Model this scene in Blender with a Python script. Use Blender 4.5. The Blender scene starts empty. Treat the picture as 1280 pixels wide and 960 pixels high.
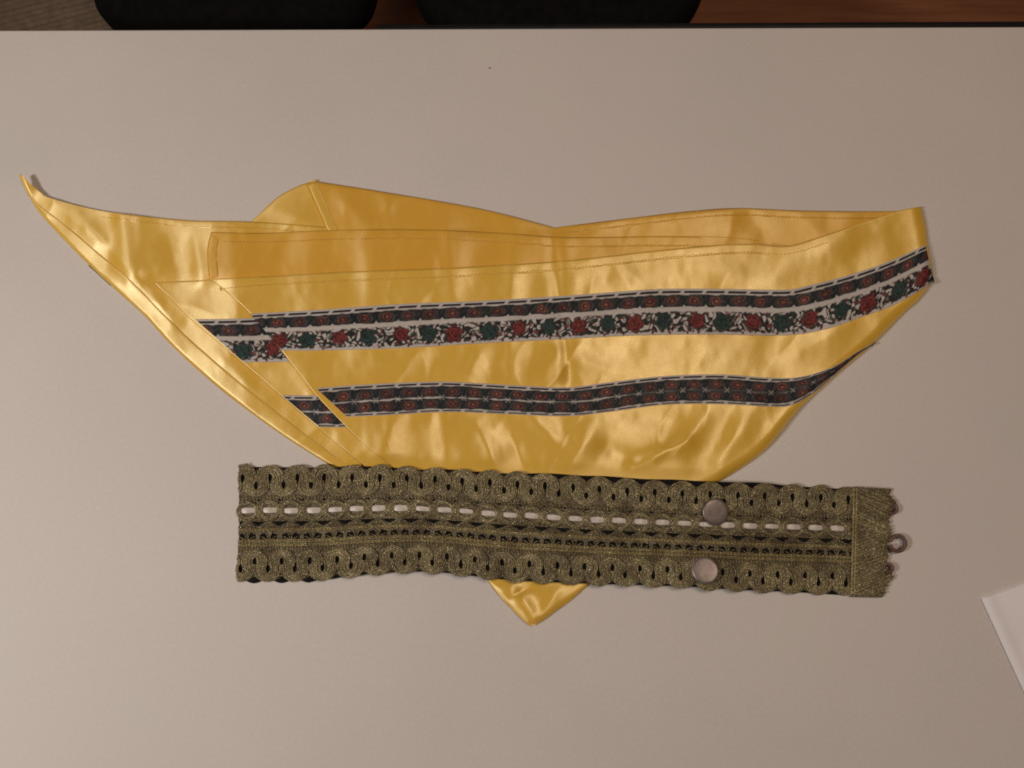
import bpy, math
import numpy as np
from mathutils import Vector

# ------------------------------------------------------------------ camera, world, lamps, exposure
SC = bpy.context.scene
COL = SC.collection
FPX = 985.0                 # focal length in pixels of the 1280 px wide photograph
CAM_H, TILT, CAM_Y = 0.53, math.radians(9.0), -0.085
cd = bpy.data.cameras.new('camera')
cd.sensor_width = 36.0
cd.lens = 36.0 * FPX / 1280.0
cd.clip_start, cd.clip_end = 0.01, 50
cam = bpy.data.objects.new('camera', cd)
cam.location = (0, CAM_Y, CAM_H)
cam.rotation_euler = (TILT, 0, 0)
COL.objects.link(cam)
SC.camera = cam

W = bpy.data.worlds.new('World')
SC.world = W
W.use_nodes = True
W.node_tree.nodes['Background'].inputs[0].default_value = (1.0, 0.76, 0.60, 1)
W.node_tree.nodes['Background'].inputs[1].default_value = 0.05


def lamp(name, loc, target, power, size, color):
    l = bpy.data.lights.new(name, 'AREA')
    l.shape = 'DISK'
    l.size = size
    l.energy = power
    l.color = color
    o = bpy.data.objects.new(name, l)
    o.location = loc
    d = Vector(target) - Vector(loc)
    o.rotation_euler = d.to_track_quat('-Z', 'Y').to_euler()
    COL.objects.link(o)
    return o


lamp('room_lamp', (-0.92, -0.26, 0.90), (-0.15, 0.05, 0), 6.6, 0.26, (1.0, 0.92, 0.86))
lamp('ceiling_lamp', (0.50, 0.28, 1.75), (0.1, 0.1, 0), 8.6, 0.55, (1.0, 0.78, 0.61))

SC.view_settings.view_transform = 'Standard'
SC.view_settings.look = 'None'
SC.view_settings.exposure = 0.0
SC.view_settings.gamma = 1.0
SC.cycles.filter_width = 1.9
SC.cycles.use_denoising = False      # keep the fine grain of a dim indoor phone picture
SC.view_settings.use_curve_mapping = False

# ------------------------------------------------------------------ helpers
CA, SA = math.cos(TILT), math.sin(TILT)
MM = 0.001


def P(px, py, z):
    """world points on the level z that the photograph shows at (px, py)"""
    px = np.asarray(px, float); py = np.asarray(py, float); z = np.asarray(z, float)
    dx = (px - 640) / FPX
    dy = -(py - 480) / FPX
    wy = dy * CA + SA
    wz = dy * SA - CA
    t = (z - CAM_H) / wz
    return np.stack(np.broadcast_arrays(dx * t, CAM_Y + wy * t, z), -1)


rng = np.random.default_rng(7)


_TAB = {}


def vnoise(x, y, seed=0):
    """smooth value noise in [-1, 1]"""
    x = np.asarray(x, float); y = np.asarray(y, float)
    t = _TAB.get(seed)
    if t is None:
        t = _TAB[seed] = np.random.default_rng(seed).uniform(-1, 1, (256, 256))
    xi = np.floor(x).astype(int); yi = np.floor(y).astype(int)
    fx = x - xi; fy = y - yi
    fx = fx * fx * (3 - 2 * fx); fy = fy * fy * (3 - 2 * fy)
    g = lambda a, b: t[a % 256, b % 256]
    return (g(xi, yi) * (1 - fx) + g(xi + 1, yi) * fx) * (1 - fy) + (g(xi, yi + 1) * (1 - fx) + g(xi + 1, yi + 1) * fx) * fy


def sstep(a, b, x):
    t = np.clip((x - a) / (b - a), 0, 1)
    return t * t * (3 - 2 * t)


def spline(pts, n):
    """Catmull-Rom through pts, n points evenly spaced by length"""
    p = np.array(pts, float)
    if len(p) > 2:
        q = np.vstack([2 * p[0] - p[1], p, 2 * p[-1] - p[-2]])
        out = []
        for i in range(1, len(q) - 2):
            t = np.linspace(0, 1, 24, endpoint=False)[:, None]
            a, b, c, d = q[i - 1], q[i], q[i + 1], q[i + 2]
            out.append(0.5 * (2 * b + (c - a) * t + (2 * a - 5 * b + 4 * c - d) * t * t + (3 * b - a - 3 * c + d) * t ** 3))
        out.append(p[-1:])
        p = np.vstack(out)
    s = np.r_[0, np.cumsum(np.hypot(*np.diff(p, axis=0).T))]
    u = np.linspace(0, s[-1], n)
    return np.stack([np.interp(u, s, p[:, 0]), np.interp(u, s, p[:, 1])], -1)


def seg_dist(x, y, x0, y0, x1, y1):
    dx, dy = x1 - x0, y1 - y0
    t = np.clip(((x - x0) * dx + (y - y0) * dy) / (dx * dx + dy * dy + 1e-9), 0, 1)
    return np.hypot(x - x0 - t * dx, y - y0 - t * dy), t


def poly_dist(x, y, pts):
    d = np.full(np.shape(x), 1e9)
    for a, b in zip(pts[:-1], pts[1:]):
        d = np.minimum(d, seg_dist(x, y, a[0], a[1], b[0], b[1])[0])
    return d


def mesh_np(name, V, F, mat=None, parent=None, smooth=True):
    me = bpy.data.meshes.new(name)
    V = np.asarray(V, np.float32); F = np.asarray(F, np.int32)
    k = F.shape[1]
    me.vertices.add(len(V)); me.vertices.foreach_set('co', V.ravel())
    me.loops.add(F.size); me.loops.foreach_set('vertex_index', F.ravel())
    me.polygons.add(len(F))
    me.polygons.foreach_set('loop_start', np.arange(0, F.size, k, dtype=np.int32))
    me.polygons.foreach_set('loop_total', np.full(len(F), k, np.int32))
    me.update(calc_edges=True)
    me.validate()
    if smooth:
        me.polygons.foreach_set('use_smooth', np.ones(len(F), bool))
    o = bpy.data.objects.new(name, me)
    COL.objects.link(o)
    if mat:
        me.materials.append(mat)
    if parent:
        o.parent = parent
        o.matrix_parent_inverse = parent.matrix_basis.inverted()
    return o


def grid_faces(nu, nv):
    i = np.arange(nu * nv).reshape(nu, nv)
    return np.stack([i[:-1, :-1], i[1:, :-1], i[1:, 1:], i[:-1, 1:]], -1).reshape(-1, 4)


def orient_up(V, F):
    a, b, c = V[F[:, 0]], V[F[:, 1]], V[F[:, 2]]
    if np.sum(np.cross(b - a, c - a)[:, 2]) < 0:
        return F[:, ::-1]
    return F


def thick(o, t, off=-1.0):
    m = o.modifiers.new('thickness', 'SOLIDIFY')
    m.thickness = t
    m.offset = off
    return o


def tag(o, label=None, cat=None, group=None, kind=None):
    if label: o['label'] = label
    if cat: o['category'] = cat
    if group: o['group'] = group
    if kind: o['kind'] = kind
    return o


def empty(name, loc=(0, 0, 0)):
    o = bpy.data.objects.new(name, None)
    o.location = loc
    o.empty_display_size = 0.02
    COL.objects.link(o)
    return o


def coons(T, B, L, R, nu, nv):
    T, B, L, R = spline(T, nu), spline(B, nu), spline(L, nv), spline(R, nv)
    u = np.linspace(0, 1, nu)[:, None, None]; v = np.linspace(0, 1, nv)[None, :, None]
    S = (1 - v) * T[:, None] + v * B[:, None] + (1 - u) * L[None] + u * R[None]
    S -= (1 - u) * (1 - v) * T[0] + u * (1 - v) * T[-1] + (1 - u) * v * B[0] + u * v * B[-1]
    return S                       # nu, nv, 2 in photograph pixels


def tubes(lines, r, sides=5, closed=False):
    """lines: list of (n,3) world polylines -> vertices, faces of round cords (r scalar or per line)"""
    Vs, Fs, off = [], [], 0
    ang = np.linspace(0, 2 * math.pi, sides, endpoint=False)
    for k, L in enumerate(lines):
        L = np.asarray(L, float)
        rr = r[k] if hasattr(r, '__len__') else r
        tg = np.gradient(L, axis=0)
        if closed:
            tg = (np.roll(L, -1, 0) - np.roll(L, 1, 0))
        tg /= np.linalg.norm(tg, axis=1, keepdims=True) + 1e-12
        n1 = np.cross(tg, [0, 0, 1.0]); n1 /= np.linalg.norm(n1, axis=1, keepdims=True) + 1e-12
        n2 = np.cross(n1, tg)
        V = L[:, None] + rr * (np.cos(ang)[None, :, None] * n1[:, None] + np.sin(ang)[None, :, None] * n2[:, None])
        n = len(L)
        idx = off + np.arange(n * sides).reshape(n, sides)
        if closed:
            idx = np.vstack([idx, idx[:1]])
        nx = np.roll(idx, -1, 1)
        Fs.append(np.stack([idx[:-1], nx[:-1], nx[1:], idx[1:]], -1).reshape(-1, 4))
        Vs.append(V.reshape(-1, 3))
        off += n * sides
    return np.vstack(Vs), np.vstack(Fs)


def box_mesh(name, x0, x1, y0, y1, z0, z1, mat, parent=None, bevel=0.0):
    V = [(x, y, z) for z in (z0, z1) for y in (y0, y1) for x in (x0, x1)]
    F = [(0, 2, 3, 1), (4, 5, 7, 6), (0, 1, 5, 4), (2, 6, 7, 3), (0, 4, 6, 2), (1, 3, 7, 5)]
    o = mesh_np(name, V, F, mat, parent, smooth=False)
    if bevel:
        m = o.modifiers.new('bevel', 'BEVEL'); m.width = bevel; m.segments = 3
    return o


# ------------------------------------------------------------------ materials
def new_mat(name):
    m = bpy.data.materials.new(name)
    m.use_nodes = True
    nt = m.node_tree
    return m, nt, nt.nodes['Principled BSDF']


def nd(nt, t, **kw):
    n = nt.nodes.new(t)
    for k, v in kw.items():
        if k in n.inputs:
            n.inputs[k].default_value = v
        else:
            setattr(n, k, v)
    return n


def coords(nt):
    return nd(nt, 'ShaderNodeTexCoord').outputs['Object']


def ramp(nt, fac, stops):
    r = nd(nt, 'ShaderNodeValToRGB')
    el = r.color_ramp.elements
    while len(el) > 1:
        el.remove(el[-1])
    el[0].position, el[0].color = stops[0][0], (*stops[0][1], 1)
    for p, c in stops[1:]:
        e = el.new(p); e.color = (*c, 1)
    nt.links.new(fac, r.inputs[0])
    return r.outputs[0]


def noise(nt, vec, scale, detail=3.0, rough=0.55):
    n = nd(nt, 'ShaderNodeTexNoise', Scale=scale, Detail=detail, Roughness=rough)
    nt.links.new(vec, n.inputs['Vector'])
    return n.outputs['Fac']


def bump(nt, bs, h, strength, dist):
    b = nd(nt, 'ShaderNodeBump', Strength=strength, Distance=dist)
    nt.links.new(h, b.inputs['Height'])
    nt.links.new(b.outputs[0], bs.inputs['Normal'])


def simple(name, c0, c1, scale, rough=0.5, metal=0.0, bs=0.0, bd=0.0005, bscale=None, spec=0.5):
    m, nt, b = new_mat(name)
    v = coords(nt)
    nt.links.new(ramp(nt, noise(nt, v, scale), [(0.3, c0), (0.7, c1)]), b.inputs['Base Color'])
    b.inputs['Roughness'].default_value = rough
    b.inputs['Metallic'].default_value = metal
    b.inputs['Specular IOR Level'].default_value = spec
    if bs:
        bump(nt, b, noise(nt, v, bscale or scale * 8), bs, bd)
    return m


def mat_satin(name, c0, c1, rough, spec, ior):
    m, nt, b = new_mat(name)
    v = coords(nt)
    nt.links.new(ramp(nt, noise(nt, v, 18, 3), [(0.3, c0), (0.7, c1)]), b.inputs['Base Color'])
    nt.links.new(ramp(nt, noise(nt, v, 60, 3), [(0.3, (rough - .04,) * 3), (0.7, (rough + .05,) * 3)]), b.inputs['Roughness'])
    b.inputs['Metallic'].default_value = 0.0
    b.inputs['IOR'].default_value = ior
    # satin floats: the sheen spreads along the weft and stays narrow across it
    b.inputs['Anisotropic'].default_value = 0.8
    tg = nd(nt, 'ShaderNodeCombineXYZ'); tg.inputs[0].default_value = 0.12; tg.inputs[1].default_value = 1.0
    nt.links.new(tg.outputs[0], b.inputs['Tangent'])
    b.inputs['Specular IOR Level'].default_value = spec
    b.inputs['Specular Tint'].default_value = (1.0, 0.96, 0.66, 1)
    mp = nd(nt, 'ShaderNodeMapping'); mp.inputs['Scale'].default_value = (500, 2600, 900)
    nt.links.new(v, mp.inputs[0])
    bump(nt, b, noise(nt, mp.outputs[0], 1.0, 2), 0.22, 0.0003)
    return m


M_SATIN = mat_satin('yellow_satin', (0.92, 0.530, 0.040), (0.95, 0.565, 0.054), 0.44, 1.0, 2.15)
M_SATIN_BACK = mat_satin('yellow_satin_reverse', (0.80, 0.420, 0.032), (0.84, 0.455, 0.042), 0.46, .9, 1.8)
M_THREAD = simple('yellow_thread', (0.72, 0.46, 0.11), (0.85, 0.56, 0.16), 400, 0.6)

m, nt, b = new_mat('woven_ribbon')
at = nd(nt, 'ShaderNodeAttribute', attribute_name='weave')
nt.links.new(at.outputs['Color'], b.inputs['Base Color'])
b.inputs['Roughness'].default_value = 0.55
b.inputs['Specular IOR Level'].default_value = 0.25
bump(nt, b, noise(nt, coords(nt), 1500, 3), 0.4, 0.0004)
M_RIBBON = m

m, nt, b = new_mat('white_laminate')
v = coords(nt)
c1 = ramp(nt, noise(nt, v, 7, 6, .6), [(0.25, (0.675, 0.645, 0.615)), (0.5, (0.71, 0.665, 0.635)), (0.75, (0.725, 0.69, 0.645))])
c2 = ramp(nt, noise(nt, v, 420, 4, .7), [(0.3, (0.955, 0.955, 0.96)), (0.7, (1.03, 1.03, 1.02))])
mx = nd(nt, 'ShaderNodeMix', data_type='RGBA', blend_type='MULTIPLY')
mx.inputs[0].default_value = 1.0
nt.links.new(c1, mx.inputs[6]); nt.links.new(c2, mx.inputs[7])
nt.links.new(mx.outputs[2], b.inputs['Base Color'])
nt.links.new(ramp(nt, noise(nt, v, 14, 5, .65), [(0.3, (0.52,) * 3), (0.7, (0.66,) * 3)]), b.inputs['Roughness'])
bump(nt, b, noise(nt, v, 700, 3), 0.2, 0.0003)
b.inputs['Specular IOR Level'].default_value = 0.3
M_TABLE = m


def mat_gimp(name, dark, mid, glint, metal=0.45):
    m, nt, b = new_mat(name)
    v = coords(nt)
    vo = nd(nt, 'ShaderNodeTexVoronoi', Scale=2300.0)
    nt.links.new(v, vo.inputs['Vector'])
    sp = nd(nt, 'ShaderNodeSeparateColor'); nt.links.new(vo.outputs['Color'], sp.inputs[0])
    c1 = ramp(nt, sp.outputs[0], [(0.0, dark), (0.45, mid), (0.86, mid), (0.97, glint)])  # palest cells paint the thread's sparkle into the base colour
    c2 = ramp(nt, noise(nt, v, 90, 4, .6), [(0.3, (0.55, 0.5, 0.48)), (0.7, (1.15, 1.15, 1.1))])
    mx = nd(nt, 'ShaderNodeMix', data_type='RGBA', blend_type='MULTIPLY')
    mx.inputs[0].default_value = 1.0
    nt.links.new(c1, mx.inputs[6]); nt.links.new(c2, mx.inputs[7])
    nt.links.new(mx.outputs[2], b.inputs['Base Color'])
    nt.links.new(ramp(nt, sp.outputs[1], [(0.0, (0.55,) * 3), (0.75, (0.42,) * 3), (0.93, (0.18,) * 3)]), b.inputs['Roughness'])
    b.inputs['Metallic'].default_value = metal
    bump(nt, b, vo.outputs['Distance'], 0.55, 0.0005)
    return m


M_GIMP = mat_gimp('antique_gold_gimp', (0.105, 0.082, 0.046), (0.315, 0.268, 0.138), (0.90, 0.83, 0.60), .25)
M_GROUND = mat_gimp('antique_gold_ground', (0.060, 0.047, 0.028), (0.185, 0.150, 0.085), (0.52, 0.47, 0.32), 0.2)
M_GOLD = mat_gimp('bright_gold_thread', (0.30, 0.25, 0.10), (0.58, 0.49, 0.22), (0.92, 0.84, 0.56), 0.3)
M_BLACK_FELT = simple('black_felt', (0.006, 0.006, 0.007), (0.014, 0.013, 0.013), 300, 0.95, bs=.6, bscale=1500, spec=.15)
M_WHITE_RIBBON = simple('white_satin_ribbon', (0.56, 0.50, 0.44), (0.70, 0.64, 0.58), 300, 0.35, bs=.2, bscale=1200)
M_STUD = simple('brushed_snap_metal', (0.20, 0.165, 0.152), (0.27, 0.23, 0.21), 260, 0.40, metal=0.5, bs=.08, bscale=600)
M_LOOP = simple('brown_loop_cord', (0.11, 0.055, 0.05), (0.2, 0.11, 0.095), 500, 0.4, metal=.2, bs=.4, bscale=1500)
M_NAPKIN = simple('white_paper', (0.90, 0.88, 0.90), (0.93, 0.91, 0.93), 40, 0.8, bs=.15, bscale=500, spec=.2)
M_CHAIR = simple('black_upholstery', (0.004, 0.004, 0.004), (0.008, 0.007, 0.007), 90, 0.9, bs=.4, bscale=900, spec=.1)
M_CHAIR_FRAME = simple('black_metal', (0.01, 0.01, 0.01), (0.02, 0.02, 0.02), 60, 0.5)
M_EDGE = simple('black_strip', (0.008, 0.007, 0.007), (0.016, 0.014, 0.014), 60, 0.6, spec=.2)
M_RUG = simple('ribbed_brown_rug', (0.22, 0.16, 0.115), (0.32, 0.24, 0.18), 60, 0.95, bs=.5, bscale=900, spec=.1)
m, nt, b = new_mat('wood_floor')
v = coords(nt)
mp = nd(nt, 'ShaderNodeMapping'); mp.inputs['Scale'].default_value = (6, 60, 10); mp.inputs['Rotation'].default_value = (0, 0, math.radians(28))
nt.links.new(v, mp.inputs[0])
nt.links.new(ramp(nt, noise(nt, mp.outputs[0], 1.0, 5, .6), [(0.25, (0.22, 0.075, 0.035)), (0.75, (0.42, 0.17, 0.075))]), b.inputs['Base Color'])
b.inputs['Roughness'].default_value = 0.4
M_FLOOR = m

# ------------------------------------------------------------------ setting: table, floor
e0, e1 = P(0, 37.5, 0), P(1280, 33.0, 0)
slope = (e1[1] - e0[1]) / (e1[0] - e0[0])
yat = lambda x: e0[1] + slope * (x - e0[0])
XL, XR, YN = -0.62, 0.62, -0.52
TT = 0.028
table = empty('table', (0, 0, -0.74))
tag(table, 'white laminate table top with a black strip along the far edge', 'table', kind='structure')
V = [(XL, YN, -TT), (XR, YN, -TT), (XR, yat(XR), -TT), (XL, yat(XL), -TT),
     (XL, YN, 0), (XR, YN, 0), (XR, yat(XR), 0), (XL, yat(XL), 0)]
o = mesh_np('table_top', V, [(0, 3, 2, 1), (4, 5, 6, 7), (0, 1, 5, 4), (1, 2, 6, 5), (2, 3, 7, 6), (3, 0, 4, 7)], M_TABLE, table, False)
mb = o.modifiers.new('bevel', 'BEVEL'); mb.width = 0.0015; mb.segments = 3
# black strip along the far edge, a little wider towards the right
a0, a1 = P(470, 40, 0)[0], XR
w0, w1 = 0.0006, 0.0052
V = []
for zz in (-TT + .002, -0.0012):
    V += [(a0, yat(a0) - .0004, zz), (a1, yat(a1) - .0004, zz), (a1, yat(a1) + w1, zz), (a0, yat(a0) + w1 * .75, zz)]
mesh_np('far_edge_strip', V, [(0, 3, 2, 1), (4, 5, 6, 7), (0, 1, 5, 4), (1, 2, 6, 5), (2, 3, 7, 6), (3, 0, 4, 7)], M_EDGE, table, False)
for x in (XL + .05, XR - .09):
    for y in (YN + .05, yat(0) - .10):
        box_mesh('leg', x, x + .04, y, y + .04, -0.74, -TT - .0005, M_TABLE, table, .003)

FZ = -0.74
o = mesh_np('floor', [(-3, -2, FZ), (3, -2, FZ), (3, 4, FZ), (-3, 4, FZ)], [(0, 1, 2, 3)], M_FLOOR, None, False)
tag(o, 'reddish brown wooden floor beyond the table', 'floor', kind='structure')

# ribbed rug on the floor, far left
c = P(80, 20, FZ)
rot = math.radians(16)
nu2, nv2 = 60, 420
u, v_ = np.meshgrid(np.linspace(-.42, .16, nu2), np.linspace(-.22, .30, nv2), indexing='ij')
X = c[0] + u * math.cos(rot) - v_ * math.sin(rot); Y = c[1] + u * math.sin(rot) + v_ * math.cos(rot)
Z = FZ + .006 + .0040 * np.abs(np.sin(v_ / .0105 * math.pi)) + .0006 * vnoise(u * 60, v_ * 200, 3)
V = np.stack([X, Y, Z], -1).reshape(-1, 3)
o = thick(mesh_np('rug', V, orient_up(V, grid_faces(nu2, nv2)), M_RUG), .005)
tag(o, 'brown ribbed rug on the floor beyond the left end of the table', 'rug')


# two black chairs pushed up to the far side
def superell(a, bb, n, k=64):
    t = np.linspace(0, 2 * math.pi, k, endpoint=False)
    return np.stack([a * np.sign(np.cos(t)) * np.abs(np.cos(t)) ** (2 / n), bb * np.sign(np.sin(t)) * np.abs(np.sin(t)) ** (2 / n)], -1)


def chair(pxl, pxr, label, n, dy):
    zs = -0.27
    l, r = P(pxl, 0, zs), P(pxr, 0, zs)
    cx, hw = (l[0] + r[0]) / 2, (r[0] - l[0]) / 2
    hd = 0.20
    cy = l[1] + dy
    t = empty('chair', (cx, cy, FZ))
    tag(t, label, 'chair', 'black chairs beyond the table')
    prof = [(0.0, 0.05), (.90, .05), (.97, .045), (1.0, .030), (1.0, .012), (.97, .002), (.9, 0), (0, 0)]
    k = 72
    S = superell(1, 1, n, k)
    V = []
    for s, h in prof:
        for q in S:
            V.append((cx + q[0] * hw * max(s, 1e-3), cy + q[1] * hd * max(s, 1e-3), zs - .05 + h))
    idx = np.arange(len(prof) * k).reshape(len(prof), k)
    nx = np.roll(idx, -1, 1)
    F = np.stack([idx[:-1], idx[1:], nx[1:], nx[:-1]], -1).reshape(-1, 4)
    mesh_np('seat', V, F, M_CHAIR, t)
    for sx in (-1, 1):
        for sy in (-1, 1):
            x, y = cx + sx * (hw - .045), cy + sy * (hd - .045)
            V, F = tubes([[(x, y, zs - .048), (x + sx * .012, y + sy * .012, (zs + FZ) / 2), (x + sx * .02, y + sy * .02, FZ + .001)]], .012, 10)
            mesh_np('leg', V, F, M_CHAIR_FRAME, t)
        V, F = tubes([[(cx + sx * (hw - .05), cy + hd - .05, zs - .03), (cx + sx * (hw - .05), cy + hd + .05, zs + .18), (cx + sx * (hw - .05), cy + hd + .09, zs + .38)]], .010, 10)
        mesh_np('back_post', V, F, M_CHAIR_FRAME, t)
    nu, nv = 24, 12
    u, v_ = np.meshgrid(np.linspace(-1, 1, nu), np.linspace(0, 1, nv), indexing='ij')
    X = cx + u * (hw - .02); Z = zs + .20 + v_ * .20; Y = cy + hd + .045 + v_ * .035 + .03 * (1 - u * u)
    V = np.stack([X, Y, Z], -1).reshape(-1, 3)
    thick(mesh_np('backrest', V, grid_faces(nu, nv), M_CHAIR, t), .025, 0)


chair(98, 468, 'black upholstered chair beyond the table, nearer the ribbed rug', 7.0, .175)
chair(500, 900, 'black upholstered chair beyond the table, nearer the bare wooden floor', 3.6, .155)

# ------------------------------------------------------------------ the scarf
RIDGES = [  # x0 y0 x1 y1 width height(mm)
    (152, 268, 160, 350, 15, 2.0), (208, 290, 222, 345, 20, -1.2), (240, 285, 252, 350, 12, 1.3), (92, 262, 175, 352, 12, 0.9),
    (170, 345, 215, 400, 12, 1.2), (60, 245, 120, 300, 14, 1.0), (290, 300, 300, 420, 24, 0.9), (350, 300, 350, 380, 22, -0.6),
    (455, 285, 462, 372, 17, 1.0), (560, 285, 566, 380, 15, 1.2), (640, 296, 636, 470, 17, 1.5), (690, 300, 712, 474, 9, -1.3),
    (745, 300, 800, 375, 20, 1.5), (860, 330, 960, 352, 20, 1.2), (985, 320, 1100, 290, 20, 1.5), (1080, 290, 1145, 300, 16, -0.9),
    (480, 455, 530, 440, 14, 1.0), (585, 470, 600, 440, 12, 0.9), (700, 440, 790, 474, 11, 1.2), (830, 445, 960, 432, 22, 1.2),
    (1000, 440, 1080, 395, 22, 1.3), (880, 455, 930, 470, 14, -0.8),
    (492, 528, 478, 585, 20, 1.8), (552, 525, 560, 585, 16, -1.2), (596, 530, 622, 585, 14, 1.8), (660, 515, 705, 560, 14, 1.9),
    (742, 530, 712, 585, 18, 2.4), (790, 583, 858, 552, 9, 2.2), (800, 520, 900, 540, 18, -1.6), (885, 515, 850, 565, 20, 1.9),
    (945, 505, 900, 575, 18, 2.0), (975, 535, 1030, 480, 14, 1.4), (640, 545, 655, 585, 12, -1.4), (760, 560, 800, 580, 12, -1.2),
    (420, 240, 470, 290, 14, 1.0), (480, 240, 490, 290, 12, 1.0), (345, 262, 395, 280, 14, 1.4), (560, 262, 620, 290, 18, -.8),
    (820, 275, 900, 270, 12, 1.0), (1000, 268, 1030, 300, 14, 1.0), (940, 270, 960, 305, 12, -.9),
    (640, 735, 665, 770, 10, 1.8), (700, 735, 680, 765, 12, 1.2), (660, 735, 640, 745, 8, -1.6),
    (370, 450, 420, 540, 16, 0.8), (270, 440, 330, 500, 12, 0.7)]


def wrinkle(x, y):
    z = np.zeros(np.shape(x))
    for x0, y0, x1, y1, w, h in RIDGES:
        d, t = seg_dist(x, y, x0, y0, x1, y1)
        wx = 5 * vnoise(x / 30 + x0, y / 30 + y0, 5)
        q = np.abs(d + wx * .4) / w
        z += 1.35 * h * np.exp(-np.abs(q) ** 1.7) * (0.6 + .4 * np.sin(math.pi * t))
    rid = lambda a, b_, sd: (1 - np.abs(vnoise(a, b_, sd))) ** 3
    wx, wy = x + 14 * vnoise(x / 50, y / 50, 40), y + 14 * vnoise(x / 50 + 9, y / 50, 41)
    z += .55 * rid((wx * .9 + wy * .45) / 48, (wy * .9 - wx * .45) / 95, 42) + 0.07 * rid((wx - wy * .35) / 24, (wy + wx * .35) / 60, 43)
    # pressed facets with upright creases
    sm = lambda xs, zs: sum(np.interp(x + d + .04 * (y - 320), xs, zs) for d in (-3, 0, 3)) / 3
    z += sm([100, 136, 172, 176, 238, 262, 300], [0, 0, 3.0, 2.9, 0.7, 2.5, 1.5]) * (1 - sstep(335, 365, y)) * (1 - sstep(262, 330, x))
    z += sm([380, 440, 472, 545, 577, 634, 704, 710, 760], [0, 0, 1.0, .3, 1.5, .4, 2.7, 2.4, 0]) * sstep(283, 300, y) * (1 - sstep(455, 500, y))
    z *= 1 - .6 * sstep(720, 780, x) * (1 - sstep(950, 1000, x)) * sstep(415, 425, y) * (1 - sstep(470, 480, y))
    z += 1.1 * vnoise(x / 75 + 3, y / 60 + 9, 1) + 0.55 * vnoise((x + y * .4) / 30, (y - x * .2) / 46, 2) + 0.10 * vnoise(x / 9, y / 13, 4)
    return z


def press(x, y):
    """1 on the open table, small where the belt weighs the cloth down"""
    top = np.interp(x, [298, 480, 600, 760, 900, 1112], [582, 583, 587, 597, 603, 612])
    return 1 - 0.85 * sstep(top - 18, top + 6, y) * (1 - sstep(722, 742, y))


R_EDGE = [(1152, 258), (1157, 280), (1161, 310), (1166, 347), (1150, 374), (1130, 392), (1090, 432), (1040, 474), (1000, 512), (960, 560), (918, 591), (880, 612)]
C_LOW = [(24, 220), (38, 248), (58, 276), (110, 330), (150, 367), (182, 396), (215, 432), (270, 482), (340, 535), (400, 574), (445, 600)]
C_TOP = [(26, 217), (36, 228), (50, 240), (64, 248), (130, 264), (230, 275), (315, 277), (400, 283), (470, 288), (560, 292)]
A_TOP = [(382, 229), (396, 227), (410, 229), (480, 240), (600, 261), (690, 284), (740, 300)]
A2_TOP = [(312, 279), (345, 248), (365, 236), (382, 229), (395, 228)]
B_TOP = [(640, 296), (690, 285), (800, 271), (860, 264), (920, 260), (1000, 263), (1090, 264), (1128, 263), (1150, 260)]
G_SIDE = [(606, 722), (614, 732), (640, 762), (654, 777), (662, 781), (674, 779), (690, 768), (728, 738), (745, 724)]


def edge_drop(z, x, y, edge, width, zlow):
    d = poly_dist(x, y, spline(edge, 60))
    t = np.clip(d / width, 0, 1)
    return zlow + (z - zlow) * np.sqrt(1 - (1 - t) ** 2)


def zlayer(base, edges=(), amp=1.0, floor=0.55):
    def f(x, y):
        p = press(x, y)
        z = base * (0.55 + .45 * p) + amp * wrinkle(x, y) * p + 1.0
        for e, w, zl in edges:
            z = edge_drop(z, x, y, e, w, zl)
        return np.where(z < floor + .5, floor + .5 * np.exp((np.minimum(z, floor + .5) - floor - .5) / .5), z)
    return f


zA2 = zlayer(0.3, [(A2_TOP, 8, .7)], .5)
zA = zlayer(1.6, [(A_TOP, 5, 1.6)], .8)
zB = zlayer(1.6, [(B_TOP, 5, 1.7), (R_EDGE[:4], 8, .8)], .8)


def zC(x, y, f=zlayer(0.9, [(C_LOW, 4, .6)], .9)):
    tip = 5.0 * np.exp(-(np.hypot(x - 24, y - 218) / 26) ** 2)      # the tip curls up off the table
    return f(x, y) + tip


zHEM = lambda x, y: zC(x, y) + 0.6
zE1 = zlayer(3.3)
zD = zlayer(1.9)
zE2 = zlayer(5.6, [(R_EDGE, 14, .7)])
zG = zlayer(1.6, [(G_SIDE, 9, .7)], 1.0)

base = P(640, 430, 0)
scarf = empty('scarf', (float(base[0]), float(base[1]), 0))
tag(scarf, 'folded yellow satin scarf with two patterned ribbon trims, partly under the belt', 'scarf')


def sheet(name, S, zf, mat, t=.00035):
    nu, nv, _ = S.shape
    x, y = S[..., 0], S[..., 1]
    V = P(x, y, zf(x, y) * MM).reshape(-1, 3)
    return thick(mesh_np(name, V, orient_up(V, grid_faces(nu, nv)), mat, scarf), t)


# rear flap that peeks out above
sheet('rear_flap', coons(A2_TOP, [(330, 300), (430, 302)], [(312, 279), (330, 300)], [(395, 228), (430, 302)], 50, 30), zA2, M_SATIN)
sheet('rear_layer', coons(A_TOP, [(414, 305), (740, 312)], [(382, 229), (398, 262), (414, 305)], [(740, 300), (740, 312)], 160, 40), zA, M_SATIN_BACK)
sheet('rear_layer', coons(B_TOP, [(640, 330), (1120, 330)], [(640, 296), (640, 330)], [(1150, 260), (1120, 330)], 200, 40), zB, M_SATIN_BACK)
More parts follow.
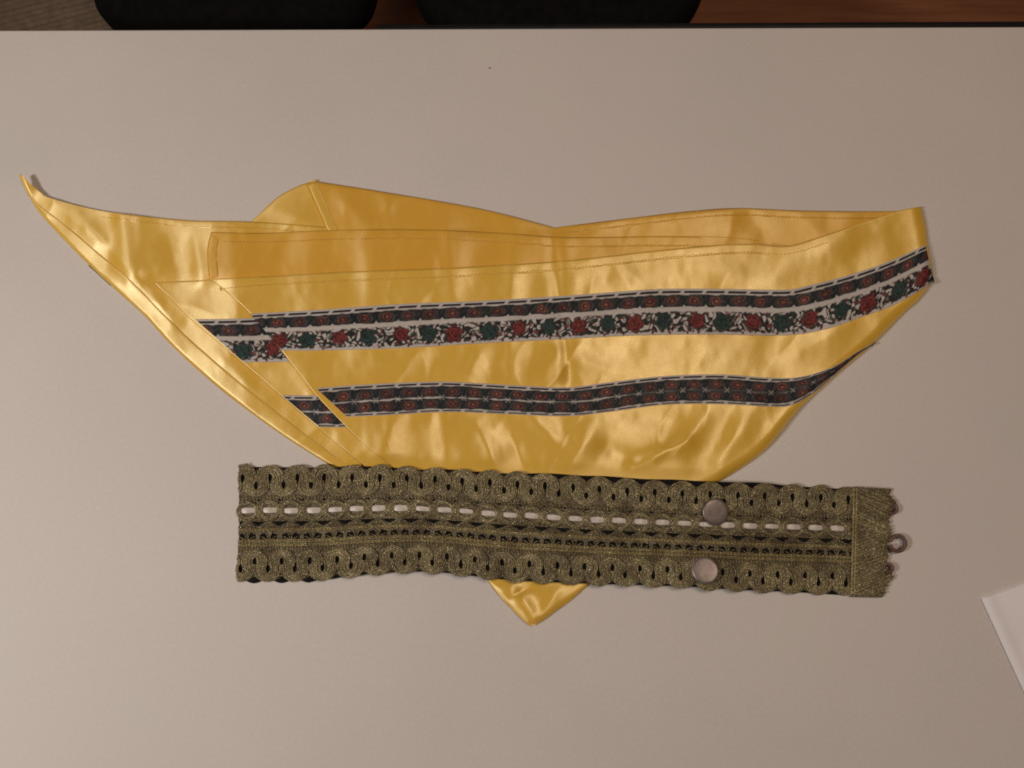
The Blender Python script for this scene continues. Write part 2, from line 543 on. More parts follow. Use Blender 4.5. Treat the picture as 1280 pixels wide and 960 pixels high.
# long pointed tail
sheet('tail', coons(C_TOP, C_LOW, [(26, 217), (24, 220)], [(560, 292), (500, 450), (445, 600)], 260, 110), zC, M_SATIN)
HEM_IN = [(37, 242), (52, 259), (72, 274), (100, 297), (165, 352), (196, 384), (235, 422), (290, 470), (352, 520), (415, 568), (462, 602)]
HEM_OUT = [(36, 243)] + [(a + 1.0, b_ - .6) for a, b_ in C_LOW[1:]]
S = coons(HEM_IN, HEM_OUT, [HEM_IN[0], HEM_OUT[0]], [HEM_IN[-1], HEM_OUT[-1]], 220, 10)


def zhem(x, y):
    n = np.linspace(0, 1, x.shape[1])[None, :]
    return zC(x, y) + .12 + .22 * np.sin(np.clip(n, 0, 1) * math.pi) ** .5 + .30 * vnoise(x / 24, y / 24, 8) ** 2


sheet('hem', S, zhem, M_SATIN)
# inner front layer, its upper band and the two offset front panels
D_TOP = [(264, 290), (330, 291), (430, 287), (545, 287), (640, 292), (700, 296), (760, 296), (830, 295), (920, 297), (985, 307)]
D_LEFT = [(264, 290), (260, 305), (259, 322), (262, 352), (266, 375)]
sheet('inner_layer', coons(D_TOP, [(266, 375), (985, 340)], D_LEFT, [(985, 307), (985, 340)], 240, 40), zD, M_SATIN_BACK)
E1_LEFT = [(192, 353), (216, 376), (243, 403), (300, 450), (352, 495), (400, 536), (455, 582), (482, 606)]
sheet('middle_layer', coons([(192, 353), (262, 350), (420, 345)], [(482, 606), (600, 606)], E1_LEFT, [(420, 345), (600, 606)], 110, 130), zE1, M_SATIN)
E2_TOP = [(264, 349), (330, 346), (430, 340), (560, 335), (690, 327), (760, 320), (830, 312), (900, 306), (945, 305), (985, 307), (1030, 294), (1090, 274), (1125, 263), (1152, 258)]
E2_LEFT = [(264, 349), (288, 369), (313, 392), (345, 430), (370, 462), (398, 497), (445, 545), (487, 580), (525, 612)]
sheet('front_layer', coons(E2_TOP, [(525, 612), (650, 660), (760, 660), (880, 612)], E2_LEFT, R_EDGE, 380, 170), zE2, M_SATIN)
sheet('bottom_corner', coons([(596, 700), (680, 696), (765, 700)], [(660, 781), (666, 782), (672, 780)],
                             [(596, 700), (614, 732), (640, 762), (660, 781)], [(765, 700), (728, 738), (690, 768), (672, 780)], 60, 60), zG, M_SATIN)


# hems: narrow raised bands along the edges, and their stitches
def band(name, line, off, zf, lift, n=200, mat=M_SATIN):
    L = spline(line, n)
    tg = np.gradient(L, axis=0); tg /= np.linalg.norm(tg, axis=1, keepdims=True)
    nrm = np.stack([-tg[:, 1], tg[:, 0]], -1)
    v = np.linspace(0, 1, 7)
    S = L[:, None] + nrm[:, None] * (off[0] + (off[1] - off[0]) * v)[None, :, None]
    x, y = S[..., 0], S[..., 1]
    prof = np.array([0.2, .9, 1.1, 1, .9, .5, -.5])[None]
    en = np.minimum(np.arange(n), np.arange(n)[::-1])[:, None]
    prof = prof - 3.0 * (1 - sstep(0, n * .10, en))
    z = zf(x, y) + .05 + lift * prof * (.8 + .4 * vnoise(x / 25, y / 25, 21)) + .06 * vnoise(x / 6, y / 6, 11)
    V = P(x, y, z * MM).reshape(-1, 3)
    return thick(mesh_np(name, V, orient_up(V, grid_faces(n, 7)), mat, scarf), .0003)


def stitches(line, off, zf, step, ln, lift=.5, r=.00018):
    L0 = spline(line, 4)
    tot = np.sum(np.hypot(*np.diff(spline(line, 300), axis=0).T))
    n = int(tot / step)
    L = spline(line, n)
    tg = np.gradient(L, axis=0); tg /= np.linalg.norm(tg, axis=1, keepdims=True)
    nrm = np.stack([-tg[:, 1], tg[:, 0]], -1)
    lines = []
    for i in range(n):
        c = L[i] + nrm[i] * (off + rng.normal(0, .25))
        a, b_ = c - tg[i] * ln / 2, c + tg[i] * ln / 2
        q = np.array([a, a * .7 + b_ * .3, a * .3 + b_ * .7, b_])
        z = zf(q[:, 0], q[:, 1]) + lift + np.array([-.15, .12, .12, -.15])
        lines.append(P(q[:, 0], q[:, 1], z * MM))
    V, F = tubes(lines, r, 5)
    o = mesh_np('stitching', V, F, M_THREAD, scarf)
    o['kind'] = 'stuff'


E2_HEM = [(274, 351)] + E2_TOP[1:11]
band('hem', E2_HEM, (0.2, 12.5), zE2, .15)
stitches(E2_HEM, 10.0, zE2, 4.6, 3.0, .62)
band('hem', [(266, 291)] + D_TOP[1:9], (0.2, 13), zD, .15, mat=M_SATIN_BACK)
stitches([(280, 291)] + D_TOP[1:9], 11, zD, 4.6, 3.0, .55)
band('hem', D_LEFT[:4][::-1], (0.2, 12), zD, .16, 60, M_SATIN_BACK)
band('hem', C_TOP[4:9], (0.5, 9), zC, .15)
stitches(C_TOP[4:9], 7.5, zC, 4.6, 3.0, .5)
band('hem', [(414, 300), (398, 262), (383, 229)], (0.3, 12.5), zA, .3, 60)
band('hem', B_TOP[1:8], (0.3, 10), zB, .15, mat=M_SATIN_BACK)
stitches(B_TOP[1:8], 8.0, zB, 4.6, 3.0, .5)


# ---- woven trims: pattern worked out thread by thread and stored as the weave's own colour
def mixc(c, mask, col):
    return c + (np.asarray(col) - c) * np.clip(mask, 0, 1)[..., None]


WHITE = (0.55, 0.51, 0.48)


def eye_band(c, u, v, v0, h, per, seed):
    """dark strip with concentric eyes, v0 = its upper edge"""
    u = u + 1.6 * vnoise(u / 5, v / 4, seed + 60); v = v + .9 * vnoise(u / 6 + 30, v / 4, seed + 61)
    w = (v - v0) / h
    inside = sstep(0, .06, w) * (1 - sstep(.94, 1, w))
    n = vnoise(u / 2.2, v / 2.2, seed)
    dark = np.zeros(c.shape) + np.array((0.010, 0.0115, 0.014))
    dark = dark * (1 + .5 * n)[..., None]
    k = np.floor(u / per); du = (u - (k + .5) * per) + 1.2 * vnoise(k * 1.7, k * 0 + 3.3, seed); dv = v - v0 - h * .52
    jit = vnoise(k * 3.1, k * 0 + 7.7, seed + 1)
    wav = np.sin(u / per * 2 * math.pi * 2 + w * 5)
    dark = mixc(dark, sstep(.6, .95, np.abs(wav + .5 * n)) * .55, (0.040, 0.045, 0.050))
    r = np.hypot(du / (per * .36), dv / (h * .50))
    ring = lambda a, bb: sstep(a - .08, a, r) * (1 - sstep(bb, bb + .08, r))
    dark = mixc(dark, ring(.82, .96) * (.5 + .5 * n), (0.075, 0.078, 0.080))
    dark = mixc(dark, (1 - sstep(.70, .78, r)), (0.030, 0.012, 0.014))
    dark = mixc(dark, ring(.46, .62) * (.5 + .35 * jit + .4 * n), (0.24, 0.080, 0.055))
    dark = mixc(dark, (1 - sstep(.16, .28, r)) * (.6 + .4 * jit), (0.34, 0.13, 0.09))
    return c + (dark - c) * inside[..., None]


def dash_row(c, u, v, v0, h, per, seed):
    k = np.floor(u / per); du = u - (k + .5) * per
    m_ = (1 - sstep(per * .40, per * .44, np.abs(du + (v - v0) * .8))) * sstep(v0, v0 + .6, v) * (1 - sstep(v0 + h - .6, v0 + h, v))
    return mixc(c, m_, (0.012, 0.010, 0.014))


def cross_row(c, u, v, vc, per, size):
    k = np.floor(u / per); du = np.abs(u - k * per - per * .02); du = np.minimum(du, per - du)
    dv = np.abs(v - vc)
    m_ = (np.abs(du - dv) < .9) & (du < size) & (dv < size)
    return mixc(c, m_ * .45, WHITE)


def floral(c, u, v, v0, h, per, seed):
    c = c.copy()
    vc = v0 + h * .5
    s = (v - vc)
    inb = (1 - sstep(h * .40, h * .48, np.abs(s + .8 * vnoise(u / 3, v * 0, seed + 9))))
    # curling stems and leaves
    wu = (u + 6 * vnoise(u / 10, v / 8, seed)) * .85; wv = (v + 6 * vnoise(u / 9 + 40, v / 8, seed + 1)) * .85
    st = np.sin(wu * .62 + .8 * np.sin(wv * .55)) * np.sin(wv * .62 + .2 * wu)
    c = mixc(c, sstep(-.18, -.02, st) * inb, (0.016, 0.016, 0.016))
    c = mixc(c, sstep(.42, .55, np.sin(wu * .5 - wv * .6) * np.sin(wv * .35 + 1)) * inb * .8, (0.03, 0.05, 0.035))
    c = mixc(c, sstep(.55, .68, vnoise(u / 4 + 9, v / 3.2, seed + 5)) * inb * .8, (0.17, 0.04, 0.05))
    k = np.floor(u / per)
    for kk in (k - 1, k, k + 1):
        j1 = vnoise(kk * 2.3, kk * 0 + 1.7, seed + 2); j2 = vnoise(kk * 2.9, kk * 0 + 5.1, seed + 3)
        du = u - (kk + .5) * per - 6 * j1; dv = s - 2.2 * j2
        th = np.arctan2(dv, du); r = np.hypot(du, dv * 1.0)
        R = h * (.355 + .05 * j2) * (1 + .14 * np.cos(5 * th + 6 * j1) + .06 * np.cos(9 * th + 3 * j2) + .08 * vnoise(u / 2.5, v / 2.5, seed + 4))
        red = (np.mod(kk, 2) == 0)[..., None]
        colr = np.where(red, np.array((0.165, 0.024, 0.023)), np.array((0.018, 0.045, 0.042)))
        drk = np.where(red, np.array((0.055, 0.008, 0.010)), np.array((0.007, 0.016, 0.016)))
        hi = np.where(red, np.array((0.28, 0.060, 0.052)), np.array((0.034, 0.078, 0.070)))
        sw = .55 * np.sin(r * 1.5 + 1.5 * np.sin(2 * th + 5 * j2) + 4 * j1) + 1.2 * vnoise(u / 2.4, v / 2.1, seed + 6)
        body = colr + (drk - colr) * sstep(.1, .7, sw)[..., None]
        body = body + (hi - body) * (sstep(.55, 1.1, -sw) * .6)[..., None]
        msk = (1 - sstep(R - .8, R + .4, r))
        out = (1 - sstep(R + .6, R + 1.8, r)) * .85
        c = mixc(c, out, (0.02, 0.018, 0.018))
        c = c + (body - c) * msk[..., None]
    # berries along the lower edge
    k = np.floor(u / 19); du = u - (k + .5 + .3 * vnoise(k * 1.3, k * 0, seed + 7)) * 19
    c = mixc(c, (1 - sstep(1.2, 2.0, np.hypot(du, v - v0 - h * .97))) * (vnoise(k * 4.1, k * 0 + 2, seed + 8) > -.1), (0.13, 0.02, 0.025))
    return c


def paint_wide(u, v, seed):
    c = np.zeros(u.shape + (3,)) + np.array(WHITE) * (1 + .08 * vnoise(u / 1.5, v / 1.5, seed))[..., None]
    c = dash_row(c, u, v, 2.2, 3.4, 27.5, seed)
    c = eye_band(c, u, v, 6.6, 15.5, 27.5, seed)
    k = np.floor(u / 27.5); du = np.abs(u - k * 27.5 - .5); du = np.minimum(du, 27.5 - du)
    c = mixc(c, (du < (v - 19.5) * .8 + .6) & (v > 18.5) & (v < 23), np.array(WHITE) * .9)
    c = floral(c, u, v, 25.5, 27.0, 37.0, seed + 20)
    return c


def paint_narrow(u, v, seed):
    c = np.zeros(u.shape + (3,)) + np.array(WHITE) * (1 + .08 * vnoise(u / 1.5, v / 1.5, seed))[..., None]
    c = dash_row(c, u, v, 1.4, 3.0, 27.5, seed)
    c = eye_band(c, u, v, 5.0, 14.0, 27.5, seed)
    c = eye_band(c, u, v, 19.6, 14.0, 27.5, seed + 3)
    dark = sstep(330, 420, u) * .85                       # towards the right the dividing white line closes up
    c = mixc(c, ((np.abs(v - 19.3) < 1.0) * dark), (0.02, 0.018, 0.02))
    c = cross_row(c, u, v, 19.3, 27.5, 3.2)
    c = dash_row(c, u, v, 34.2, 2.2, 27.5, seed + 5)
    return c


def ribbon(top, bot, height, paint, zf, seed, u0=0.0, res=.75, lift=.75):
    n = int(abs(top[-1][0] - top[0][0]) / res) + 2
    T, B = spline(top, n), spline(bot, n)
    m_ = int(height / res) + 2
    v = np.linspace(0, 1, m_)
    S = T[:, None] * (1 - v)[None, :, None] + B[:, None] * v[None, :, None]
    x, y = S[..., 0], S[..., 1]
    mid = (T + B) / 2
    # distance along the ribbon as a function of x, so that a slanted cut end does not shear the pattern
    s = np.r_[0, np.cumsum(np.hypot(*np.diff(mid, axis=0).T))]
    u = u0 + np.interp(x, mid[:, 0], s) + np.minimum(x - mid[0, 0], 0) + np.maximum(x - mid[-1, 0], 0)
    vv = np.broadcast_to(v[None] * height, x.shape)
    c = paint(u, vv, seed)
    lum = c.mean(-1)
    z = zf(x, y) + lift + .18 * vnoise(x / 13, y / 16, seed + 70) + .10 * np.sin(x / 2.1) * (np.abs(v - .5) * 2)[None] ** 6 - .15 * (np.abs(v - .5) * 2)[None] ** 8 + .05 * np.clip(lum * 3, 0, 1)
    V = P(x, y, z * MM).reshape(-1, 3)
    F = orient_up(V, grid_faces(n, m_))
    o = thick(mesh_np('trim_ribbon', V, F, M_RIBBON, scarf), .00045)
    a = o.data.color_attributes.new('weave', 'FLOAT_COLOR', 'POINT')
    a.data.foreach_set('color', np.concatenate([c, np.ones(c.shape[:2] + (1,))], -1).astype(np.float32).ravel())
    return o


ribbon([(313, 392), (400, 387), (500, 380), (600, 376), (700, 370), (780, 364), (830, 361), (900, 361), (980, 362), (1010, 357), (1060, 344), (1110, 327), (1157, 306)],
       [(352, 438), (400, 438), (500, 435), (600, 429), (700, 424), (800, 419), (900, 418), (980, 419), (1030, 412), (1080, 395), (1120, 380), (1168, 353)],
       54, paint_wide, zE2, 31)['label'] = 'upper woven trim with eyes above a row of red and teal roses'
ribbon([(395, 485), (450, 481), (540, 477), (600, 479), (650, 482), (710, 484), (760, 478), (830, 470), (900, 468), (960, 472), (1000, 471), (1040, 459), (1072, 440), (1094, 428)],
       [(434, 521), (480, 519), (560, 515), (640, 518), (710, 520), (760, 515), (830, 506), (900, 505), (960, 508), (988, 507), (1014, 493), (1042, 470), (1073, 443), (1095, 429)],
       37, paint_narrow, zE2, 47)['label'] = 'lower woven trim with two rows of eyes'
ribbon([(244, 399), (300, 398), (420, 392)], [(305, 453), (360, 452), (440, 448)], 54, paint_wide, zE1, 31, 250)['label'] = 'cut end of upper trim on the layer beneath'
ribbon([(352, 494), (400, 494), (460, 490)], [(400, 534), (440, 534), (500, 530)], 37, paint_narrow, zE1, 53, 9)['label'] = 'cut end of lower trim on the layer beneath'
# sliver of trim that shows under the tail's edge
S = coons([(116, 333), (128, 343), (141, 356)], [(110, 331.5), (124, 344.2), (138, 357)], [(116, 333), (110, 331.5)], [(141, 356), (138, 357)], 20, 4)
o = sheet('trim_ribbon', S, lambda x, y: .5 + 0 * x, M_BLACK_FELT, .0001)

# ------------------------------------------------------------------ the belt
bx = P(700, 660, 0)
belt = empty('belt', (float(bx[0]), float(bx[1]), 0))
tag(belt, 'antique gold lace belt threaded with white ribbon, lying across the scarf', 'belt')
X0, X1 = 298.0, 1068.0
BT = ([298, 400, 480, 600, 680, 760, 830, 900, 1030, 1112, 1140], [581, 580, 581, 587, 591, 597, 601, 603, 606, 611, 613])
BB = ([298, 400, 480, 540, 640, 740, 850, 950, 1060, 1107, 1140], [728, 727, 719, 717, 729, 733, 736, 742, 745, 746, 746])
HB = 147.0


def bmap(x, t):
    x = np.asarray(x, float); t = np.asarray(t, float)
    sm = lambda tab: sum(np.interp(x + d, *tab) for d in (-24, -12, 0, 12, 24)) / 5
    yt, yb = sm(BT), sm(BB)
    f = t / HB
    y = yt + (yb - yt) * f
    return x + (f - .5) * -3.0, y


def bz(x):
    """height of the belt's underside in mm: over the scarf in the middle, near the table at both ends"""
    return 0.9 + 4.8 * sstep(330, 470, x) * (1 - sstep(900, 1060, x)) + .35 * np.sin(x / 41.0) + .5 * np.sin(x / 97 + 1)


def BP(x, t, z):
    px, py = bmap(x, t)
    zz = bz(np.asarray(x, float)) + z + .5 * np.sin(np.asarray(t) / HB * math.pi) + .25 * vnoise(np.asarray(x) / 40, np.asarray(t) / 40, 6)
    return P(px, py, zz * MM)


LS = 34.4        # scallop pitch
LE = 27.3        # eyelet pitch
xs_scal = np.arange(X0 + 4, X1 - 2, LS)
xs_eye = np.arange(X0 + 11, X1 - 12, LE)


def scal_phase(x):
    return np.mod(x - (X0 + 4) + LS / 2, LS) - LS / 2          # 0 at a scallop's centre


# black felt backing, a little wider than the lace in places
nx, nt_ = 330, 60
x, t = np.meshgrid(np.linspace(X0 + 1, 1106, nx), np.linspace(0, 1, nt_), indexing='ij')
tl = 3.5 - 4.6 * sstep(600, 720, x) * (1 - sstep(930, 1000, x)) - 1.5 * vnoise(x / 40, x * 0, 2)
tr = HB - 3.5 + 5.0 * (1 - sstep(380, 450, x)) * (.5 + .5 * np.cos((x - X0 - 4 - LS / 2) / LS * 2 * math.pi)) + 2.5 * sstep(980, 1060, x)
V = BP(x, tl + (tr - tl) * t, 0.0 * x).reshape(-1, 3)
thick(mesh_np('backing', V, orient_up(V, grid_faces(nx, nt_)), M_BLACK_FELT, belt), .0011)

# lace ground with real openings
res = 1.0
gx, gt = np.arange(X0, X1 + 2, res), np.arange(0, HB + .1, res)
x, t = np.meshgrid(gx, gt, indexing='ij')
ph = scal_phase(x); ph2 = np.mod(ph + LS, LS) - LS / 2          # 0 between scallops
phe = np.mod(x - (X0 + 11) + LE / 2, LE) - LE / 2
phe2 = np.mod(phe + LE, LE) - LE / 2
hole = np.zeros(x.shape, bool)
dia = lambda a, bb, w, h: (np.abs(a) / w + np.abs(bb) / h) < 1
for tc, sgn in ((0.0, 1), (HB, -1)):
    tt = t if sgn > 0 else HB - t
    hole |= dia(ph, tt - 17.5, 4.6, 9.0) | dia(ph2, tt - 25.0, 4.6, 9.0)
    hole |= tt < 1.0 + 6.5 * (np.abs(ph) / (LS / 2)) ** 2.2        # scalloped outline
hole |= dia(phe2, t - 43.5, 5, 3.5)
hole |= (t > 70.8) & (t < 77.8 - .60 * np.abs(phe2)) & (np.abs(phe2) < 10.5)
hole |= (t > 85.5 + .35 * np.abs(np.abs(phe) - 6)) & (t < 94.0) & (np.abs(np.abs(phe) - 6) < 5.6)
zg = .55 + .25 * np.sin(ph / LS * math.pi * 2) * .3 + .12 * vnoise(x / 1.6, t / 1.6, 9) + .2 * np.cos(t * 1.5)
zg = np.where((t > 45) & (t < 70), .55 + .10 * vnoise(x / 1.6, t / 1.6, 9), zg)
V = BP(x, t, zg).reshape(-1, 3)
F = grid_faces(*x.shape)
hv = hole.ravel()
F = F[hv[F].sum(1) < 3]
used = np.unique(F); remap = np.full(len(V), -1); remap[used] = np.arange(len(used))
V, F = V[used], remap[F]
mesh_np('lace_ground', V, orient_up(V, F), M_GROUND, belt)

# scallops of gimp cord: nested arcs, one object for each scallop
PXM = 0.00054


def arcs(cx, ct, r0, r1, n, a0, a1, sq, z0, dome, flip=1):
    out = []
    for i, r in enumerate(np.linspace(r0, r1, n)):
        a = np.linspace(a0, a1, max(10, int(r * 1.6)))
        jx, jt = rng.normal(0, .25, 2)
        X = cx + r * np.cos(a) + jx; T_ = ct - flip * r * sq * np.sin(a) + jt
        Z = z0 + dome * (1 - (r / r1 - .55) ** 2) + .10 * np.sin(a * 7 + i) + rng.normal(0, .05)
        out.append(BP(X, T_, Z))
    return out


def bundle(cx, ct, rx, rt, n, z0, dome, flip, leg):
    """nested cords over an opening: an arch with short legs that lean into the neighbouring arches"""
    out = []
    for i in range(n):
        f = i / (n - 1)
        ax, at_ = rx[0] + (rx[1] - rx[0]) * f, rt[0] + (rt[1] - rt[0]) * f
        a = np.linspace(0, math.pi, 22)
        l = np.linspace(1, .15, 5)
        X = np.r_[ax - 1.0 * l, ax * np.cos(a), -ax + 1.0 * l[::-1]]
        T_ = np.r_[leg * l, -at_ * np.sin(a), leg * l[::-1]]
        jx, jt = rng.normal(0, .22, 2)
        X = cx + X + jx + .25 * vnoise(T_ / 3 + cx, i + 0 * X, 17); T_ = ct + flip * (T_ + jt)
        Z = z0 + dome * (1 - (f - .5) ** 2 * 2.4) + .08 * np.sin(np.arange(len(X)) * 1.3 + i) + rng.normal(0, .06)
        ok = (X > X0 - 1.5) & (X < X1)
        if ok.sum() > 3:
            out.append(BP(X[ok], T_[ok], Z[ok]))
    return out


PI = math.pi
for cx in np.r_[xs_scal[0] - LS / 2, xs_scal]:
    for flip, t1, t2 in ((1, 17.0, 25.5), (-1, HB - 17.0, HB - 25.5)):
        if cx >= xs_scal[0] and cx < X1 - 6:
            V, F = tubes(bundle(cx + rng.normal(0, .5), t1, (3.6, 16.6), (6.2, 15.8 + rng.normal(0, .4)), 7, 1.05, .55, flip, 5.0), PXM * 1.12, 5)
            mesh_np('scallop', V, F, M_GIMP, belt)
        c2 = cx + LS / 2
        if X0 - 4 < c2 < X1 - 6 or cx < xs_scal[0]:
            if cx < xs_scal[0]:
                c2 = cx
            L = bundle(c2, t2, (3.6, 16.0), (6.2, 13.8), 7, .85, .5, -flip, 5.0)
            if L:
                V, F = tubes(L, PXM * 1.08, 5)
                mesh_np('inner_fan', V, F, M_GIMP, belt)

# white ribbon that runs under and over the eyelets
n = 900
xr = np.linspace(X0 - 1, X1 - 5, n)
w = np.linspace(-1, 1, 7)
x, s = np.meshgrid(xr, w, indexing='ij')
phe = np.mod(x - (X0 + 11) + LE / 2, LE) - LE / 2
z = 1.15 + .55 * np.cos(phe / LE * 2 * PI) - .15 * s ** 4
hw = (3.6 - .8 * np.abs(phe) / (LE / 2)) * (1 + .22 * vnoise(np.floor((x - X0) / LE) * 1.7, x * 0 + .4, 33))
V = BP(x, 57.5 + s * hw + .6 * vnoise(x / 20, x * 0, 12), z).reshape(-1, 3)
mesh_np('white_ribbon', V, orient_up(V, grid_faces(n, 7)), M_WHITE_RIBBON, belt)

# eyelets: oval rings with a wrapped bar on either side
for cx in xs_eye:
    L = []
    for i, (rx, rt) in enumerate(((10.2, 8.6), (11.6, 10.2), (12.9, 11.8))):
        a = np.linspace(0, 2 * PI, 34, endpoint=False)
        j = rng.normal(0, .3, 2)
        L.append(BP(cx + rx * np.cos(a) + j[0], 57.5 + rt * np.sin(a) * (1 - .12 * np.cos(a) ** 2) + j[1], 1.35 + .25 * i + .35 * np.cos(a) ** 2 + 0 * a))
    V, F = tubes(L, PXM * .95, 5, True)
    mesh_np('eyelet_ring', V, F, M_GIMP, belt)
    L = []
    for d in (-3.0, -1.5, 0, 1.5, 3.0):
        tt = np.linspace(49.5, 65.5, 10)
        L.append(BP(cx + LE / 2 + d * (1 - .25 * np.cos((tt - 57.5) / 8 * PI)) , tt, 1.75 + .35 * np.cos((tt - 57.5) / 8 * PI / 2) - .03 * d * d))
    V, F = tubes(L, PXM * .95, 5)
    mesh_np('eyelet_bar', V, F, M_GIMP, belt)

# openwork row below: little fans and gold couching threads
for cx in xs_eye:
    L = arcs(cx, 83, 4, 10.5, 4, .1, PI - .1, .95, .95, .35, 1)
    for a in np.linspace(.45, PI - .45, 4):
        rr = np.linspace(1, 10.5, 6)
        L.append(BP(cx + rr * np.cos(a), 94.5 - rr * np.sin(a), .95 + .02 * rr))
    V, F = tubes(L, PXM * .60, 4)
    mesh_np('openwork_fan', V, F, M_GIMP, belt)


def gold_row(tc, r, mat=M_GOLD, z0=1.35, step=3.4, hgt=2.2, name='gold_thread_row'):
    x = np.linspace(X0, X1, 520)
    L = [BP(x, tc - .9 + .35 * np.sin(x * .9), z0 + 0 * x), BP(x, tc + .9 + .35 * np.cos(x * .8), z0 + 0 * x)]
    for xx in np.arange(X0 + 1, X1 - 1, step):
        tt = np.linspace(-hgt, hgt, 5)
        L.append(BP(xx + tt * .15 + rng.normal(0, .3), tc + tt, z0 + .35 * np.cos(tt / hgt * PI / 2)))
    V, F = tubes(L, r, 4)
    o = mesh_np(name, V, F, mat, belt)
    o['kind'] = 'stuff'


gold_row(81.5, PXM * .5, hgt=1.7, step=4.4)
gold_row(95.5, PXM * .52, hgt=1.7, step=4.4)
gold_row(100.5, PXM * .52, hgt=1.7, step=4.4)
gold_row(41.5, PXM * .6, M_GIMP, 1.1, 4.3, 3.4, 'stitch_row')
gold_row(69.5, PXM * .6, M_GIMP, .95, 5.5, 1.6, 'stitch_row')
gold_row(106.5, PXM * .6, M_GIMP, 1.0, 3.6, 3.8, 'stitch_row')

# folded end on the right: close slanting threads, ragged edge, seam
RX = ([0, 8, 22, 30, 44, 60, 75, 92, 106, 120, 130, 140, HB], [1114, 1109, 1121, 1114, 1109, 1113, 1108, 1110, 1108, 1117, 1110, 1107, 1105])
nx, nt_ = 60, 130
s, t = np.meshgrid(np.linspace(0, 1, nx), np.linspace(0, HB + 1, nt_), indexing='ij')
x = 1064 + s * (np.interp(t, *RX) - 1064)
zf = 1.2 + .9 * np.sqrt(np.clip(np.minimum(s * 6, (1 - s) * 6), 0, 1)) + .15 * vnoise(x / 1.6, t / 1.6, 13)
V = BP(x, t, zf).reshape(-1, 3)
thick(mesh_np('folded_end', V, orient_up(V, grid_faces(nx, nt_)), M_GROUND, belt), .0012)
L = []
for t0 in np.arange(-26, HB + 24, 2.5):
    s = np.linspace(0, 1, 14)
    sg = 1 if t0 < 60 else -1
    tt = t0 + sg * s * 20 + rng.normal(0, .5)
    xx = 1066 + s * (np.interp(tt, *RX) - 1066 + rng.uniform(-1, 2.5))
    ok = (tt > 0) & (tt < HB)
    if ok.sum() > 3:
        L.append(BP(xx[ok], tt[ok], 2.25 - 1.4 * (s[ok] > .96) + .1 * np.sin(s[ok] * 30 + t0)))
V, F = tubes(L, PXM * 1.0, 5)
o = mesh_np('end_threads', V, F, M_GIMP, belt); o['kind'] = 'stuff'
tt = np.linspace(2, HB - 3, 60)
V, F = tubes([BP(1066 + .6 * np.sin(tt), tt, 2.2 + 0 * tt), BP(1069.5 + .6 * np.cos(tt), tt, 2.3 + 0 * tt)], PXM * .95, 5)
mesh_np('end_seam', V, F, M_GOLD, belt)


def loop(cx, ct, r0, r1, tube, z, a0=0., a1=2 * PI):
    a = np.linspace(a0, a1, 40)
    V, F = tubes([BP(cx + r0 * np.cos(a), ct + r1 * np.sin(a), z + .6 * np.sin(a * .5))], tube, 8)
    return mesh_np('hook_loop', V, F, M_LOOP, belt)


loop(1122, 74, 9.5, 10.5, PXM * 2.5, 1.6, -2.95, 2.95)
loop(1113, 27, 7, 6.5, PXM * 2.2, 1.6, -2.2, 2.0)
loop(1110, 108, 6.5, 5.5, PXM * 2.2, 1.6, -2.2, 2.0)
# frayed tip at the left end
L = []
for k in range(7):
    s = np.linspace(0, 1, 8)
    L.append(BP(X0 + 3 + k * 1.3 + s * (5 - k) * .9, 8 - s * (10 - abs(k - 3) * 1.6), 1.2 + .5 * s))
V, F = tubes(L, PXM * .8, 4)
mesh_np('frayed_tip', V, F, M_GIMP, belt)


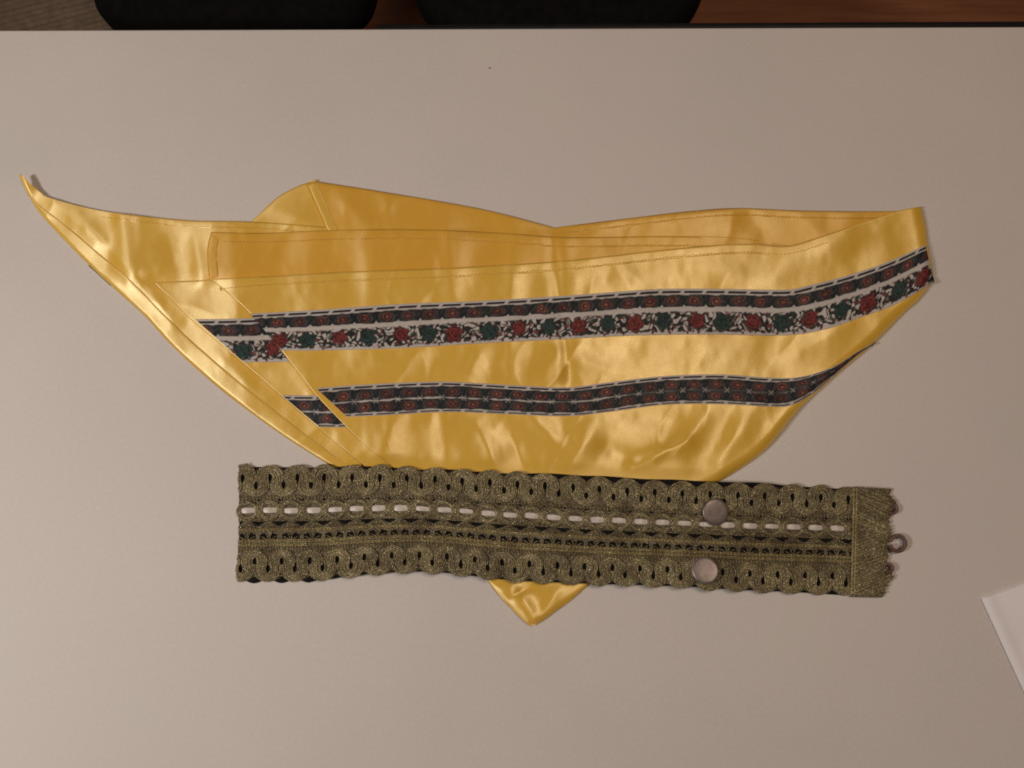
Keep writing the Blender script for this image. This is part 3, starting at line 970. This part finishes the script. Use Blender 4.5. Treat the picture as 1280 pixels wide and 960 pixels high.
# snap buttons
def snap(px, py, zc, rpx, tiltx, tilty):
    c = P(px, py, zc)
    prof = [(0, 1.08), (.5, 1.07), (.78, 1.03), (.88, .95), (.95, .76), (.99, .50), (1.0, .30), (.98, .1), (.90, 0), (0, 0)]
    k = 48
    a = np.linspace(0, 2 * PI, k, endpoint=False)
    R = rpx * PXM
    V = []
    for r, h in prof:
        lx = R * max(r, 1e-3) * np.cos(a); ly = R * max(r, 1e-3) * np.sin(a)
        lz = h * .0017 + 0 * a + lx * tiltx + ly * tilty
        V.append(np.stack([c[0] + lx, c[1] + ly, zc + lz], -1))
    V = np.vstack(V)
    idx = np.arange(len(V)).reshape(len(prof), k); nx = np.roll(idx, -1, 1)
    F = np.stack([idx[:-1], idx[1:], nx[1:], nx[:-1]], -1).reshape(-1, 4)
    return mesh_np('snap_button', V, F, M_STUD, belt)


snap(894, 640, .0083, 16.3, -.10, .06)['label'] = 'round metal snap covering the white ribbon'
o = snap(881, 712.5, .0080, 16.3, .12, -.16)
o['label'] = 'round metal snap at the lower scalloped edge'

# ------------------------------------------------------------------ paper napkin at the right edge
def napkin():
    c0 = np.array((1226., 748.)); du = np.array((150., -54.)); dv = np.array((118., 258.))
    t = empty('napkin', tuple(P(1290, 800, 0)))
    tag(t, 'white folded paper napkin at the right edge of the table', 'napkin')
    nu, nv = 60, 90
    u, v_ = np.meshgrid(np.linspace(0, 1, nu), np.linspace(0, 1, nv), indexing='ij')
    for name, k, z0 in (('lower_fold', 0.0, .5), ('upper_fold', 0.012, 1.3)):
        x = c0[0] + u * du[0] + v_ * dv[0] + k * 60; y = c0[1] + u * du[1] + v_ * dv[1] + k * 90
        e = u * 160
        z = z0 - .6 * np.exp(-(e / 3.0) ** 2) + (.8 * np.exp(-((e - 9) / 7.0) ** 2) + .5 * vnoise(x / 40, y / 40, 15) * sstep(8, 40, e) + .9 * sstep(10, 60, e)) * (1 if z0 > 1 else .3)
        V = P(x, y, z * MM).reshape(-1, 3)
        thick(mesh_np(name, V, orient_up(V, grid_faces(nu, nv)), M_NAPKIN, t), .0003)


napkin()

# crumb on the bare table
c = P(612, 85, .0004)
V, F = tubes([[c + (-.0005, 0, 0), c + (-.0002, .0002, .0002), c + (.0002, .0001, .0002), c + (.0005, -.0002, 0)]], .0003, 6)
tag(mesh_np('crumb', V, F, M_LOOP), 'tiny dark crumb alone on the bare table above the scarf', 'crumb')
